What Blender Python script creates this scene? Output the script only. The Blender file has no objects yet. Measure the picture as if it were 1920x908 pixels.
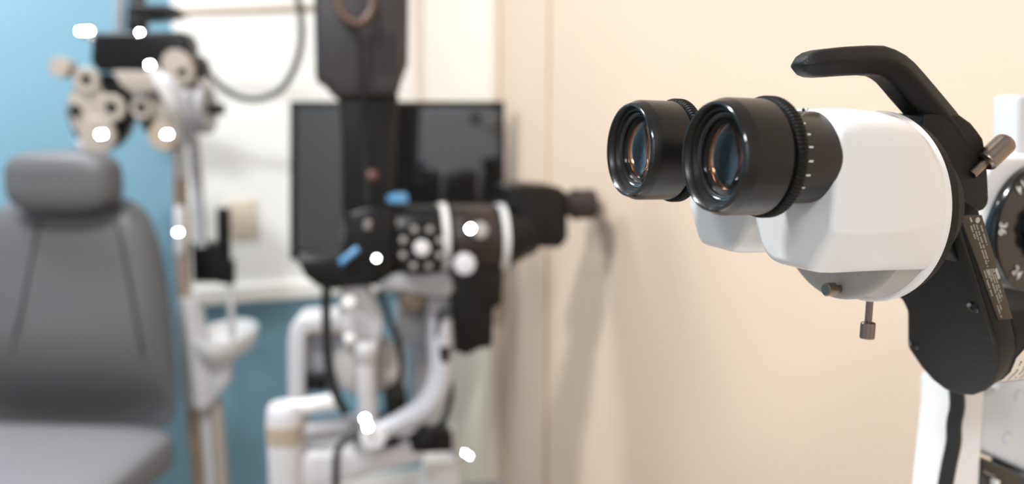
import bpy, bmesh, math, random
from mathutils import Vector, Matrix
random.seed(7)
C = bpy.context.scene.collection
PI = math.pi
R = math.radians

# ------------------------------------------------------------------ camera, world, lights, exposure
CAM = Vector((0, 0, 1.25)); FPX = 1600.0; PITCH = R(8.5)
cam = bpy.data.cameras.new('camera'); cam.sensor_width = 36; cam.lens = 36*FPX/1920
cam.clip_start = .02
cam.dof.use_dof = True; cam.dof.focus_distance = .358; cam.dof.aperture_fstop = 4.9
camo = bpy.data.objects.new('camera', cam); C.objects.link(camo)
camo.location = CAM; camo.rotation_euler = (R(90)-PITCH, 0, 0)
sc = bpy.context.scene; sc.camera = camo
sc.view_settings.view_transform = 'Standard'; sc.view_settings.look = 'None'
sc.view_settings.exposure = 0.04; sc.view_settings.gamma = 1; sc.view_settings.use_curve_mapping = False
w = bpy.data.worlds.new('world'); sc.world = w; w.use_nodes = True
w.node_tree.nodes['Background'].inputs[0].default_value = (.95, .97, 1, 1)
w.node_tree.nodes['Background'].inputs[1].default_value = .3
YAW = R(21)                                    # the room and the near slit lamp share this turn
U0 = Vector((math.cos(YAW), math.sin(YAW), 0)); V0 = Vector((-math.sin(YAW), math.cos(YAW), 0)); Z = Vector((0, 0, 1))
CORNER = Vector((-.297, 2.7, 0))               # where the back wall meets the right wall
def room(a, b, z=0):                           # a along the back wall to the left, b along the right wall to the viewer
    return CORNER - U0*a - V0*b + Z*z
CEIL = 2.55
LAMPS = [(room(1.1, 1.85, CEIL-.03),   .18, 40, (.96, .985, 1)),
         (room(1.5, 3.9, CEIL-.03), .60, 38, (.96, .985, 1)),
         (room(1.5, .62, CEIL-.03), .50, 35, (.96, .985, 1))]  # third lamp added near the back wall to brighten the white panel
for i, (p, s, e, c) in enumerate(LAMPS):
    l = bpy.data.lights.new('ceiling_lamp', 'AREA'); l.shape = 'SQUARE'; l.size = s; l.energy = e; l.color = c
    o = bpy.data.objects.new('ceiling_lamp_light', l); C.objects.link(o); o.location = p; o.rotation_euler = (0, 0, YAW)
LAMP0 = LAMPS[0][0]

# ------------------------------------------------------------------ materials
def lin(c):
    return tuple((x/12.92 if x <= .04045 else ((x+.055)/1.055)**2.4) for x in [v/255 for v in c])
MATS = {}
def mat(name, rgb, rough=.5, metal=0, bump=0, bscale=200, spec=.5, coat=0, noise=0, nscale=8, trans=0, ior=1.5, film=0, emit=0):
    if name in MATS: return MATS[name]
    m = bpy.data.materials.new(name); m.use_nodes = True; nt = m.node_tree; b = nt.nodes['Principled BSDF']
    col = (*lin(rgb), 1)
    b.inputs['Base Color'].default_value = col
    b.inputs['Roughness'].default_value = rough; b.inputs['Metallic'].default_value = metal
    b.inputs['Specular IOR Level'].default_value = spec; b.inputs['Coat Weight'].default_value = coat
    b.inputs['Transmission Weight'].default_value = trans; b.inputs['IOR'].default_value = ior
    if film:
        b.inputs['Thin Film Thickness'].default_value = film; b.inputs['Thin Film IOR'].default_value = 1.9
    tc = nt.nodes.new('ShaderNodeTexCoord')
    if noise:
        n = nt.nodes.new('ShaderNodeTexNoise'); n.inputs['Scale'].default_value = nscale; n.inputs['Detail'].default_value = 4
        nt.links.new(tc.outputs['Object'], n.inputs['Vector'])
        mx = nt.nodes.new('ShaderNodeMixRGB'); mx.blend_type = 'MIX'
        mx.inputs[1].default_value = (*[x*(1-noise) for x in col[:3]], 1)
        mx.inputs[2].default_value = (*[min(1, x*(1+noise)) for x in col[:3]], 1)
        nt.links.new(n.outputs['Fac'], mx.inputs[0]); nt.links.new(mx.outputs[0], b.inputs['Base Color'])
    if bump:
        n2 = nt.nodes.new('ShaderNodeTexNoise'); n2.inputs['Scale'].default_value = bscale; n2.inputs['Detail'].default_value = 3
        nt.links.new(tc.outputs['Object'], n2.inputs['Vector'])
        bp = nt.nodes.new('ShaderNodeBump'); bp.inputs['Strength'].default_value = bump; bp.inputs['Distance'].default_value = .001
        nt.links.new(n2.outputs['Fac'], bp.inputs['Height']); nt.links.new(bp.outputs[0], b.inputs['Normal'])
    MATS[name] = m; return m
beige = mat('beige_wall_paint', (219, 196, 174), .75, bump=.25, bscale=60, noise=.03, nscale=2)
cream = mat('cream_wall_paint', (238, 226, 210), .7, noise=.02, nscale=2)
blue = mat('blue_wall_paint', (124, 167, 188), .7, bump=.2, bscale=60, noise=.03, nscale=2)
whiteboard = mat('white_board', (250, 249, 246), .35)
white_trim = mat('white_trim', (250, 248, 244), .4)
ceil_m = mat('ceiling_paint', (214, 217, 222), .9)
floor_m = mat('floor_vinyl', (150, 140, 128), .45, noise=.15, nscale=20)
enamel = mat('white_enamel', (230, 228, 227), .3, bump=.08, bscale=900, coat=.15)
enamel_grey = mat('grey_enamel', (170, 164, 160), .38, bump=.08, bscale=900)
blackcast = mat('black_cast_paint', (19, 19, 18), .5, bump=.3, bscale=1400, spec=.25)
black_anod = mat('black_anodised', (24, 22, 21), .32, bump=.06, bscale=1500, spec=.4)
black_gloss = mat('black_gloss', (14, 14, 15), .16, coat=.4)
black_matte = mat('black_recess', (8, 8, 8), .6)
rubber = mat('black_cable_rubber', (20, 20, 21), .45)
steel = mat('polished_steel', (196, 190, 182), .22, 1)
steel_dk = mat('brushed_bronze_steel', (142, 130, 120), .3, 1, bump=.06, bscale=900)
chrome = mat('mirror_chrome', (245, 243, 240), .03, 1)
ink = mat('white_ink', (225, 225, 222), .5)
inkgrey = mat('pale_label_ink', (175, 170, 160), .5)
labelm = mat('dark_label_foil', (62, 56, 48), .35, .3)
sticker = mat('cream_sticker', (232, 222, 204), .5)
darkink = mat('dark_ink', (70, 62, 55), .5)
lens_m = mat('coated_lens_glass', (245, 240, 245), .0, trans=1, ior=1.28)
lens_m.node_tree.nodes['Principled BSDF'].inputs['Specular Tint'].default_value = (1, .78, .6, 1)
lens_in = mat('inner_lens_coating', (10, 7, 8), .04, 0, spec=.3)
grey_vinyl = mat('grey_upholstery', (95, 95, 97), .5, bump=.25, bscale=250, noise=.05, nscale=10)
grey_vinyl_lit = mat('lit_grey_upholstery', (128, 127, 131), .5, bump=.25, bscale=250, noise=.05, nscale=10)  # seat copy of the grey, lightened for light falling on its top
vinyl_dk = mat('dark_seam', (60, 60, 63), .6)
tan = mat('tan_enamel', (176, 158, 140), .4, noise=.06, nscale=14)
offwhite = mat('offwhite_enamel', (206, 204, 206), .35, noise=.04, nscale=12)
cream_dial = mat('cream_dial_enamel', (172, 162, 152), .4, noise=.08, nscale=30)
dgrey = mat('dark_grey_plastic', (50, 46, 47), .4, noise=.06, nscale=12)
dblack = mat('black_plastic', (14, 13, 13), .35, spec=.35, noise=.1, nscale=14)
mgrey = mat('mid_grey_enamel', (158, 156, 160), .35, noise=.05, nscale=14)
silver = mat('silver_tube_paint', (188, 188, 194), .2, .1)
screen_m = mat('glossy_screen', (30, 29, 29), .06, spec=1.0, coat=1)
bluecap = mat('pale_blue_plastic', (92, 150, 195), .4)
brown_m = mat('brown_plastic', (92, 66, 58), .4)
panel_m = mat('pale_console_plastic', (205, 207, 209), .4)

# ------------------------------------------------------------------ mesh helpers (all authored in world space)
def frame(d, up=Z):
    d = Vector(d).normalized(); x = up.cross(d)
    if x.length < 1e-4: x = Vector((1, 0, 0))
    x.normalize(); y = d.cross(x); return d, x, y
class MB:
    def __init__(s): s.bm = bmesh.new()
    def ring_loft(s, rings, cap0=True, cap1=True, closed=True):
        bm = s.bm; vs = [[bm.verts.new(p) for p in r] for r in rings]; n = len(rings[0])
        for a, b in zip(vs, vs[1:]):
            for i in range(n if closed else n-1):
                j = (i+1) % n
                try: bm.faces.new((a[i], a[j], b[j], b[i]))
                except ValueError: pass
        if cap0: bm.faces.new(vs[0][::-1])
        if cap1: bm.faces.new(vs[-1])
        return s
    def lathe(s, o, d, prof, seg=48, mod=None, cap0=True, cap1=True, up=Z):
        d, x, y = frame(d, up); rings = []
        for (h, r) in prof:
            ring = []
            for i in range(seg):
                a = 2*PI*i/seg; rr = r*(mod(i) if mod else 1)
                ring.append(Vector(o)+d*h+x*(math.cos(a)*max(rr, 1e-5))+y*(math.sin(a)*max(rr, 1e-5)))
            rings.append(ring)
        return s.ring_loft(rings, cap0, cap1)
    def cyl(s, a, b, r, r2=None, bev=None, seg=32):
        a = Vector(a); b = Vector(b); L = (b-a).length; r2 = r if r2 is None else r2
        e = bev if bev is not None else min(r, L)*.12
        return s.lathe(a, b-a, [(0, r-e), (e*.3, r-e*.3), (e, r), (L-e, r2), (L-e*.3, r2-e*.3), (L, r2-e)], seg)
    def tube(s, pts, r, seg=14, sub=8, flat=1.0):
        P = [Vector(p) for p in pts]; Q = []
        rs = r if isinstance(r, (list, tuple)) else [r]*len(P); RR = []
        for i in range(len(P)-1):
            p0 = P[max(i-1, 0)]; p1 = P[i]; p2 = P[i+1]; p3 = P[min(i+2, len(P)-1)]
            for k in range(sub):
                t = k/sub
                Q.append(.5*((2*p1)+(p2-p0)*t+(2*p0-5*p1+4*p2-p3)*t*t+(3*p1-p0-3*p2+p3)*t**3)); RR.append(rs[i]*(1-t)+rs[i+1]*t)
        Q.append(P[-1]); RR.append(rs[-1])
        rings = []; x = None
        for i, q in enumerate(Q):
            d = (Q[min(i+1, len(Q)-1)]-Q[max(i-1, 0)]).normalized()
            if x is None: _, x, y = frame(d)
            x = (x-d*x.dot(d)).normalized(); y = d.cross(x)
            rings.append([q+x*math.cos(2*PI*k/seg)*RR[i]+y*math.sin(2*PI*k/seg)*RR[i]*flat for k in range(seg)])
        return s.ring_loft(rings)
    def prism(s, pts, off):                      # polygon of world points pushed along off
        off = Vector(off); a = [Vector(p) for p in pts]
        return s.ring_loft([a, [p+off for p in a]])
    def box(s, c, sx, sy, sz, X=Vector((1, 0, 0)), Y=Vector((0, 1, 0)), Zz=Z):
        c = Vector(c); q = [c+X*(a*sx/2)+Y*(b*sy/2)-Zz*sz/2 for a, b in ((-1, -1), (1, -1), (1, 1), (-1, 1))]
        return s.prism(q, Zz*sz)
    def ball(s, c, rx, ry=None, rz=None, X=Vector((1, 0, 0)), Y=Vector((0, 1, 0)), Zz=Z, pw=1.0, seg=32, rg=18):
        ry = ry or rx; rz = rz or rx; c = Vector(c); rings = []
        sp = lambda v: math.copysign(abs(v)**pw, v)
        for i in range(1, rg):
            t = -PI/2+PI*i/rg; ring = []
            for k in range(seg):
                a = 2*PI*k/seg
                ring.append(c+X*rx*sp(math.cos(t))*sp(math.cos(a))+Y*ry*sp(math.cos(t))*sp(math.sin(a))+Zz*rz*sp(math.sin(t)))
            rings.append(ring)
        return s.ring_loft(rings)
    def text(s, body, size, o, ex, ey, en, depth=.0001):
        cu = bpy.data.curves.new('t', 'FONT'); cu.body = body; cu.size = size; cu.extrude = depth/2
        cu.align_x = 'CENTER'; cu.align_y = 'CENTER'; cu.offset = size*.012
        ob = bpy.data.objects.new('t', cu); C.objects.link(ob); bpy.context.view_layer.update()
        me = bpy.data.meshes.new_from_object(ob.evaluated_get(bpy.context.evaluated_depsgraph_get()))
        bpy.data.objects.remove(ob)
        M = Matrix((( ex.x, ey.x, en.x, o.x), (ex.y, ey.y, en.y, o.y), (ex.z, ey.z, en.z, o.z), (0, 0, 0, 1)))
        me.transform(M); s.bm.from_mesh(me); bpy.data.meshes.remove(me); return s
def root_of(o):
    while o.parent: o = o.parent
    return o
def obj(name, mb, m, parent=None, bevel=0, bseg=3, angle=35, label=None, kind=None, subsurf=0):
    bm = mb.bm; bmesh.ops.recalc_face_normals(bm, faces=bm.faces)
    rt = root_of(parent) if parent else None
    lo = rt.location.copy() if rt else Vector((0, 0, 0))
    if rt is None:
        xs = [v.co for v in bm.verts]; mn = Vector([min(c[i] for c in xs) for i in range(3)]); mx = Vector([max(c[i] for c in xs) for i in range(3)])
        lo = Vector(((mn.x+mx.x)/2, (mn.y+mx.y)/2, mn.z))
    bmesh.ops.translate(bm, verts=bm.verts, vec=-lo)
    for f in bm.faces: f.smooth = True
    ca = math.cos(R(angle))
    for e in bm.edges:
        if len(e.link_faces) == 2 and e.link_faces[0].normal.dot(e.link_faces[1].normal) < ca: e.smooth = False
    me = bpy.data.meshes.new(name); bm.to_mesh(me); bm.free(); me.materials.append(m)
    o = bpy.data.objects.new(name, me); C.objects.link(o)
    if parent: o.parent = parent
    else: o.location = lo
    if bevel:
        b = o.modifiers.new('bevel', 'BEVEL'); b.width = bevel; b.segments = bseg; b.limit_method = 'ANGLE'; b.angle_limit = R(28)
        b.harden_normals = False; b.use_clamp_overlap = True
        for e in me.edges: e.use_edge_sharp = False
    if subsurf:
        sb = o.modifiers.new('sub', 'SUBSURF'); sb.levels = subsurf; sb.render_levels = subsurf
    if label: o['label'] = label
    if kind: o['kind'] = kind
    return o
def thing(name, label, cat, loc, group=None):
    o = bpy.data.objects.new(name, None); C.objects.link(o); o.location = loc; o.empty_display_size = .02
    o['label'] = label; o['category'] = cat
    if group: o['group'] = group
    return o
def tag(o, label, cat, group=None):
    o['label'] = label; o['category'] = cat
    if group: o['group'] = group
    return o
# sight line of a pixel of the 1920x908 photograph, used to measure places on a chosen plane
cp, sp_ = math.cos(PITCH), math.sin(PITCH)
def ray(px, py):
    xc = (px-960)/FPX; yc = (454-py)/FPX; return Vector((xc, cp+sp_*yc, -sp_+cp*yc))
class Plane:                                      # a vertical plane through (px,py) at depth Y, turned by yaw
    def __init__(s, px, py, Y, yaw=0):
        r = ray(px, py); s.o = CAM+r*(Y/r.y); s.e = Vector((math.cos(yaw), math.sin(yaw), 0)); s.f = Vector((-math.sin(yaw), math.cos(yaw), 0))
        s.k = Y/FPX                               # metres per pixel
    def __call__(s, px, py, d=0):
        r = ray(px, py); q = s.o+s.f*d-CAM; return CAM+r*(q.dot(s.f)/r.dot(s.f))
def glint(parent, p, r, name='glint_cap', normal=None, lamp=0):   # slightly domed mirror cap, added and aimed to send a lamp glint to the camera
    n = ((LAMPS[lamp][0]-p).normalized()+(CAM-p).normalized()).normalized() if normal is None else normal
    obj(name, MB().lathe(p-n*.004, n, [(0, r*1.05), (.003, r*1.1), (.004, r), (.004+r*.01, r*.6), (.004+r*.014, .0001)], 32), chrome, parent, label='chrome cap added to make a glint')

# ------------------------------------------------------------------ the room
def struct(name, mb, m, **k): return obj(name, mb, m, kind='structure', **k)
A_, B_ = 3.6, 4.6
def wallbox(p, q, n, z0, z1, t=.1):               # wall between floor points p and q, thickness t away from n
    return MB().prism([p+Z*z0, q+Z*z0, q+Z*z1, p+Z*z1], -n*t)
struct('floor', MB().prism([room(-.1, -.1, 0), room(A_, -.1, 0), room(A_, B_, 0), room(-.1, B_, 0)], -Z*.1), floor_m)
struct('ceiling', MB().prism([room(-.1, -.1, CEIL), room(A_, -.1, CEIL), room(A_, B_, CEIL), room(-.1, B_, CEIL)], Z*.1), ceil_m)
struct('wall_back', wallbox(room(0, 0), room(A_, 0), -V0, 0, CEIL), blue)
struct('wall_right', wallbox(room(0, -.1), room(0, B_), -U0, 0, CEIL), beige)
struct('wall_left', wallbox(room(A_, -.1), room(A_, B_), U0, 0, CEIL), ceil_m)
struct('wall_rear', wallbox(room(-.1, B_), room(A_+.1, B_), V0, 0, CEIL), ceil_m)
def onback(px, py, d=0):                           # point on the back wall plane, d metres in front
    r = ray(px, py); q = CORNER-V0*d-CAM; return CAM+r*(q.dot(V0)/r.dot(V0))
def onright(px, py, d=0):
    r = ray(px, py); q = CORNER-U0*d-CAM; return CAM+r*(q.dot(U0)/r.dot(U0))
# white upper wall panel with its rail
pa = onback(343, 400); pb = room(.001, 0)
zb = onback(480, 530).z
struct('trim_1', MB().prism([Vector((pa.x, pa.y, zb)), Vector((pb.x, pb.y, zb)), Vector((pb.x, pb.y, 2.45)), Vector((pa.x, pa.y, 2.45))], -V0*.012), whiteboard)
struct('trim_2', MB().prism([Vector((pa.x, pa.y, zb-.055)), Vector((pb.x, pb.y, zb-.055)), Vector((pb.x, pb.y, zb+.0)), Vector((pa.x, pa.y, zb+.0))], -V0*.028), white_trim, bevel=.006)
# cream door leaf with its frame on the right wall, seen as faint vertical lines
def wallstrip(name, x0, x1, z0, z1, t, m, bevel=.004):
    a = onright(x0, 300); b = onright(x1, 300)
    return struct(name, MB().prism([Vector((a.x, a.y, z0)), Vector((b.x, b.y, z0)), Vector((b.x, b.y, z1)), Vector((a.x, a.y, z1))], -U0*t), m, bevel=bevel)
wallstrip('door_1', 805, 920, .02, 2.1, .012, cream)
wallstrip('trim_3', 921, 940, 0, 2.16, .03, cream, .006)
wallstrip('trim_4', 1022, 1030, 0, CEIL, .008, beige, .003)
struct('baseboard_right', MB().prism([room(0, 0, 0), room(0, B_, 0), room(0, B_, .09), room(0, 0, .09)], -U0*.012), white_trim)
struct('baseboard_back', MB().prism([room(0, 0, 0), room(A_, 0, 0), room(A_, 0, .09), room(0, 0, .09)], -V0*.012), white_trim)
pl_ = onback(456, 410, .013)
tag(obj('wall_plate', MB().prism([pl_+U0*a+Z*b for a, b in ((-.037, -.055), (.037, -.055), (.037, .055), (-.037, .055))], -V0*.007), mat('plate_beige', (222, 208, 188), .5), bevel=.003),
    'small beige switch plate on the white wall panel right of the black clamp', 'wall plate')

# ------------------------------------------------------------------ near slit lamp (sharp, right of the picture)
TL = R(1.4)
P0 = CAM+ray(1335, 294)*.316
SU = U0*math.cos(TL)-Z*math.sin(TL); SV = V0; SW = SU.cross(SV)
def L(s, t, h): return P0+SU*s+SV*t+SW*h
sl = thing('slit_lamp', 'white and black slit lamp binocular head in sharp focus, curved black handle above', 'slit lamp', Vector(L(.2, .05, 0))*1)
sl.location.z = .885
def eyepiece(t):
    ey = obj('eyepiece', MB().lathe(L(0, t, 0), SU, [(.0075, .0120), (.0072, .0146), (.0052, .0148), (.0050, .0152), (.0046, .0166), (.0030, .0172), (.0028, .0180), (.0012, .0184), (.0002, .0192), (0, .0198), (.0004, .0204), (.0040, .0218), (.0050, .02195), (.0195, .02195), (.0200, .0217), (.0203, .0205), (.0218, .0205)], 96, cap0=False, cap1=True), black_anod, sl, angle=25)
    obj('rim_ring', MB().lathe(L(0, t, 0), SU, [(.00005, .0191), (-.0003, .0194), (-.0003, .0199), (.0001, .0204), (.0012, .0208)], 96, cap0=False, cap1=False), black_gloss, ey)
    obj('retaining_ring', MB().lathe(L(0, t, 0), SU, [(.0066, .0146), (.0056, .0148), (.0046, .0158), (.0044, .0164), (.0048, .0167)], 96, cap0=False, cap1=False), black_gloss, ey)
    obj('lens', MB().lathe(L(0, t, 0), SU, [(.0035+.0030*(r/.0147)**2, r) for r in (.0001, .003, .006, .008, .010, .0115, .013, .0140, .01475)]+[(.0080, .01475)]+[(.0080+.0015*(1-(r/.0147)**2), r) for r in (.013, .010, .006, .0001)], 96, cap0=False, cap1=False), lens_m, ey, label='coated glass lens')
    obj('inner_lens', MB().lathe(L(0, t, 0), SU, [(.0125+.005*(r/.0118)**2, r) for r in (.0001, .003, .005, .007, .009, .0105, .0118)], 64, cap0=False, cap1=False), lens_in, ey)
    obj('lens_reflection_ring', MB().lathe(L(0, t, 0), SU, [(.0098, .0136), (.0104, .0128), (.0118, .0121), (.0122, .0119)], 96, cap0=False, cap1=False), mat('warm_reflection_ring', (170, 132, 100), .18, 1), ey)  # warm metal ring added to imitate the crescent reflected in the lens
    obj('lens_cell', MB().lathe(L(0, t, 0), SU, [(.0080, .0147), (.0095, .0140), (.0100, .0132), (.0140, .0126), (.0142, .0118), (.0185, .0118), (.0185, .0001)], 64, cap0=False, cap1=False), black_matte, ey)
    kn = obj('focus_ring', MB().lathe(L(0, t, 0), SU, [(.0208, .0205), (.0212, .0226), (.0218, .0231), (.0250, .0231), (.0256, .0226), (.0258, .0180)], 360, mod=lambda i: 1 if i % 4 < 2 else .978, cap0=False, cap1=False), blackcast, ey, angle=30, label='knurled black focusing ring')
    bb = MB().lathe(L(0, t, 0), SU, [(.0215, .0198), (.0262, .0190), (.0268, .0180), (.0275, .0178), (.0440, .0178), (.0460, .0170)], 96)
    bar = obj('scale_barrel', bb, black_anod, ey)
    mb = MB()
    for k, ph in enumerate((64, 47, 30.5, 14.5, -2, -19, -36.5, -57)):
        a = R(ph); rad = (-SV*math.cos(a)+SW*math.sin(a)); tan_ = SV*math.sin(a)+SW*math.cos(a)
        c0 = L(.0300, t, 0)+rad*.01783
        mb.box(c0, .0028, .00062, .00015, SU, tan_, rad)
    a = R(-1); rad = (-SV*math.cos(a)+SW*math.sin(a)); tn = SV*math.sin(a)+SW*math.cos(a); c0 = L(.0274, t, 0)+rad*.01784
    mb.box(c0+SU*.0008, .0004, .0026, .00015, SU, tn, rad); mb.box(c0+tn*.0012-SU*.0001, .0018, .0004, .00015, SU, tn, rad)
    d2 = (SU*.35+tn).normalized(); mb.box(c0-SU*.0009+tn*.0001, .0004, .0024, .00015, d2.cross(rad), d2, rad); mb.box(c0-SU*.0015-tn*.0011, .0008, .0004, .00015, SU, tn, rad)
    a = R(39); rad = (-SV*math.cos(a)+SW*math.sin(a)); tn = SV*math.sin(a)+SW*math.cos(a); c0 = L(.0272, t, 0)+rad*.0179
    mb.box(c0+tn*.0005, .0012, .0006, .00015, SU, tn, rad); mb.box(c0-tn*.0006, .0004, .0007, .00015, SU, tn, rad)
    obj('scale_marks', mb, ink, bar, label='white dioptre scale marks')
    a = R(84); rad = (-SV*math.cos(a)+SW*math.sin(a))
    obj('set_screw', MB().cyl(L(.0395, t, 0)+rad*.0170, L(.0395, t, 0)+rad*.0190, .0015), chrome, ey)
    return ey
eyepiece(0); eyepiece(.064)
# prism housings
def rounded(poly, n=8):                            # poly: (x, y, r)
    out = []; N = len(poly)
    for i in range(N):
        p = Vector(poly[i][:2]); a = Vector(poly[i-1][:2]); b = Vector(poly[(i+1) % N][:2]); r = poly[i][2]
        u1 = (a-p).normalized(); u2 = (b-p).normalized(); ang = u1.angle(u2); d = min(r/math.tan(ang/2), (a-p).length*.49, (b-p).length*.49); rr = d*math.tan(ang/2)
        c = p+(u1+u2).normalized()*(rr/math.sin(ang/2)); s0 = p+u1*d-c; s1 = p+u2*d-c
        a0 = math.atan2(s0.y, s0.x); a1 = math.atan2(s1.y, s1.x); da = (a1-a0+PI) % (2*PI)-PI
        for k in range(n+1): out.append((c.x+rr*math.cos(a0+da*k/n), c.y+rr*math.sin(a0+da*k/n)))
    return out
def radial(poly, c, n=240):
    out = []
    for k in range(n):
        a = 2*PI*k/n; d = Vector((math.cos(a), math.sin(a))); best = 0
        for i in range(len(poly)):
            p = Vector(poly[i])-c; q = Vector(poly[(i+1) % len(poly)])-c; e = q-p; den = d.x*e.y-d.y*e.x
            if abs(den) < 1e-12: continue
            tt = (p.x*e.y-p.y*e.x)/den; uu = (p.x*d.y-p.y*d.x)/den
            if tt > 0 and -1e-6 <= uu <= 1+1e-6: best = max(best, tt)
        out.append(best)
    return out
CC = Vector((.008, -.013))
front = radial(rounded([(-.0182, .0192, .013), (-.0182, -.0280, .0025), (-.0075, -.0452, .006), (.022, -.0455, .014), (.0315, -.030, .010), (.0315, .0192, .006)]), CC)
DC = Vector((.0315, -.0232)); DR = .0430
rear_poly = [(DC.x+DR*math.cos(a), max(DC.y+DR*math.sin(a), -.046)) for a in [PI/2+PI*i/60 for i in range(61)]]
rear = radial(rear_poly, CC)
def housing(mirror):
    rings = []
    for s, wgt, sc_ in ((.0432, 0, .86), (.0434, 0, .905), (.0445, 0, .945), (.0465, 0, .972), (.050, 0, .991), (.055, 0, 1), (.070, .06, 1), (.085, .25, 1), (.098, .68, 1), (.1045, .95, .995), (.1062, 1, .985), (.1065, 1, .95)):
        ring = []
        for k in range(240):
            a = 2*PI*k/240; r = (front[k]*(1-wgt)+rear[k]*wgt)*sc_; t = CC.x+r*math.cos(a); h = CC.y+r*math.sin(a)
            if mirror: t = .064-t
            ring.append(L(s, t, h))
        rings.append(ring)
    return MB().ring_loft(rings)
obj('prism_housing', housing(False), enamel, sl, angle=60, label='white prism housing on the viewer side')
obj('prism_housing', housing(True), enamel, sl, angle=60)
dr = obj('drum', MB().lathe(L(0, DC.x, DC.y), SU, [(.0885, .0001), (.0885, .0385), (.0890, .0400), (.0905, .0412), (.104, .0415)], 128, cap0=False), enamel_grey, sl)
obj('drum_rim', MB().lathe(L(0, DC.x, DC.y), SU, [(.1040, .0405), (.1045, .0424), (.1052, .0430), (.1086, .0430), (.1093, .0424), (.1097, .0400)], 128, cap0=False, cap1=False), enamel, dr, label='white outer rim')
obj('drum_collar', MB().lathe(L(0, DC.x, DC.y), SU, [(.1095, .0395), (.1100, .0408), (.1150, .0408), (.1165, .0395), (.118, .030), (.135, .026)], 128), blackcast, dr, label='black collar behind the rim')
fs = L(.0885, .0262, -.0592)
th = obj('thumb_screw', MB().lathe(fs, -SU, [(-.002, .0018), (.003, .0018), (.0032, .0030), (.0075, .0030), (.008, .0025)], 32), steel_dk, sl)
ls = L(.110, .030, -.060)
obj('locking_screw', MB().lathe(ls, -SW+SU*.01, [(0, .0016), (.016, .0016), (.0165, .0015), (.0168, .0030), (.0172, .0033), (.0240, .0033), (.0244, .0030)], 40, mod=lambda i: 1 if i % 2 else .96), steel_dk, sl)
# handle and upper arm
hp = [(.0545, .0370), (.0552, .0390), (.0580, .0412), (.0654, .0439), (.0790, .0456), (.0933, .0473), (.1010, .0478), (.1080, .0472), (.1130, .0460), (.1180, .0436), (.1225, .0404), (.1415, .0260), (.1579, .0132), (.1618, .0085), (.1645, .0020), (.1672, -.0087), (.1693, -.0195), (.1690, -.0225), (.1668, -.0248), (.1630, -.0256), (.142, -.0258), (.126, -.02), (.124, .006), (.1217, .0207), (.1150, .0262), (.1099, .0307), (.1036, .0335), (.0975, .0348), (.0820, .0342), (.0664, .0329), (.0610, .0337), (.0570, .0353)]
hc = [(.0605, .0371, .15), (.0612, .0373, .42), (.0632, .0376, .68), (.0665, .0381, .88), (.0710, .0387, .98), (.0820, .0400, 1.02), (.0950, .0411, 1.04), (.1020, .0412, 1.08), (.1070, .0400, 1.12), (.1115, .0382, 1.18), (.1162, .0352, 1.25), (.1220, .0308, 1.28), (.1290, .0255, 1.28), (.1360, .0201, 1.28), (.1430, .0147, 1.28), (.1480, .0100, 1.28), (.1520, .0060, 1.2)]
rings = []
for i, (s_, h_, k_) in enumerate(hc):
    a_ = Vector(hc[max(i-1, 0)][:2]); b_ = Vector(hc[min(i+1, len(hc)-1)][:2]); d_ = (b_-a_).normalized(); nx, nz = -d_.y, d_.x
    sec = rounded([(-.0092, 0, .0022), (-.0050, .0060, .003), (.0050, .0060, .003), (.0092, 0, .0022), (.0050, -.0060, .003), (-.0050, -.0060, .003)], 4)
    rings.append([L(s_+nx*y_*k_, .0305+x_*min(1, .25+k_*.75), h_+nz*y_*k_) for x_, y_ in sec])
obj('handle', MB().ring_loft(rings), blackcast, sl, angle=40, label='curved black carrying handle')
bp2 = [(.1450, .0195), (.1535, .0155), (.1579, .0120), (.1618, .0085), (.1645, .0020), (.1672, -.0087), (.1693, -.0195), (.1690, -.0225), (.1668, -.0248), (.1630, -.0256), (.142, -.0258), (.128, -.02), (.124, .006), (.1250, .0190)]
obj('arm_block', MB().prism([L(s_, .022, h_) for s_, h_ in bp2], SV*.020), blackcast, sl, bevel=.0022, bseg=3)
# slanted casting
AO = Vector((.145, 0, -.0288)); QD = Vector((.466, 0, -.8848)); ND = Vector((.8848, 0, .466))
def SL(t, q, n=0): return L(AO.x+QD.x*q+ND.x*n, t, AO.z+QD.z*q+ND.z*n)
cpts = [(.016, .0), (.016, .060), (.0164, .0700), (.0185, .0790), (.0225, .0872), (.0270, .0950), (.0335, .1020), (.0420, .1078), (.0510, .1106), (.0600, .1108), (.0670, .1068), (.0725, .1000), (.0775, .0890), (.0772, .0855), (.0690, .0620), (.0700, .0560), (.0760, .0500), (.0800, .020), (.0700, -.010), (.040, -.012)]
nv = SL(0, 0, 1)-SL(0, 0, 0)
cs = obj('arm_casting', MB().prism([SL(t, q) for t, q in cpts], nv*.0125), blackcast, sl, bevel=.0016, bseg=3, label='black arm casting with rounded foot')
fpts = [(.0166, .0560)]+cpts[2:14]+[(.0700, .056)]
obj('casting_foot', MB().prism([SL(t, q, .0122) for t, q in fpts], SU*.056), blackcast, cs, bevel=.0016)
# link between handle and casting
obj('arm_neck', MB().prism([L(s, .0235, h) for s, h in ((.128, -.010), (.146, -.010), (.156, -.024), (.162, -.034), (.164, -.045), (.155, -.050), (.135, -.030))], SV*.040), blackcast, sl, bevel=.002)
nn = (SL(0, 0, -1)-SL(0, 0, 0)).normalized()
for (t, q) in ((.0239, .0486), (.0722, .0845)):
    sw = obj('cap_screw', MB().lathe(SL(t, q), nn, [(-.001, .0031), (.0003, .0031), (.0006, .0028), (.0004, .0012), (-.0006, .0010), (-.0006, .0001)], 32), black_gloss, cs)
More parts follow.
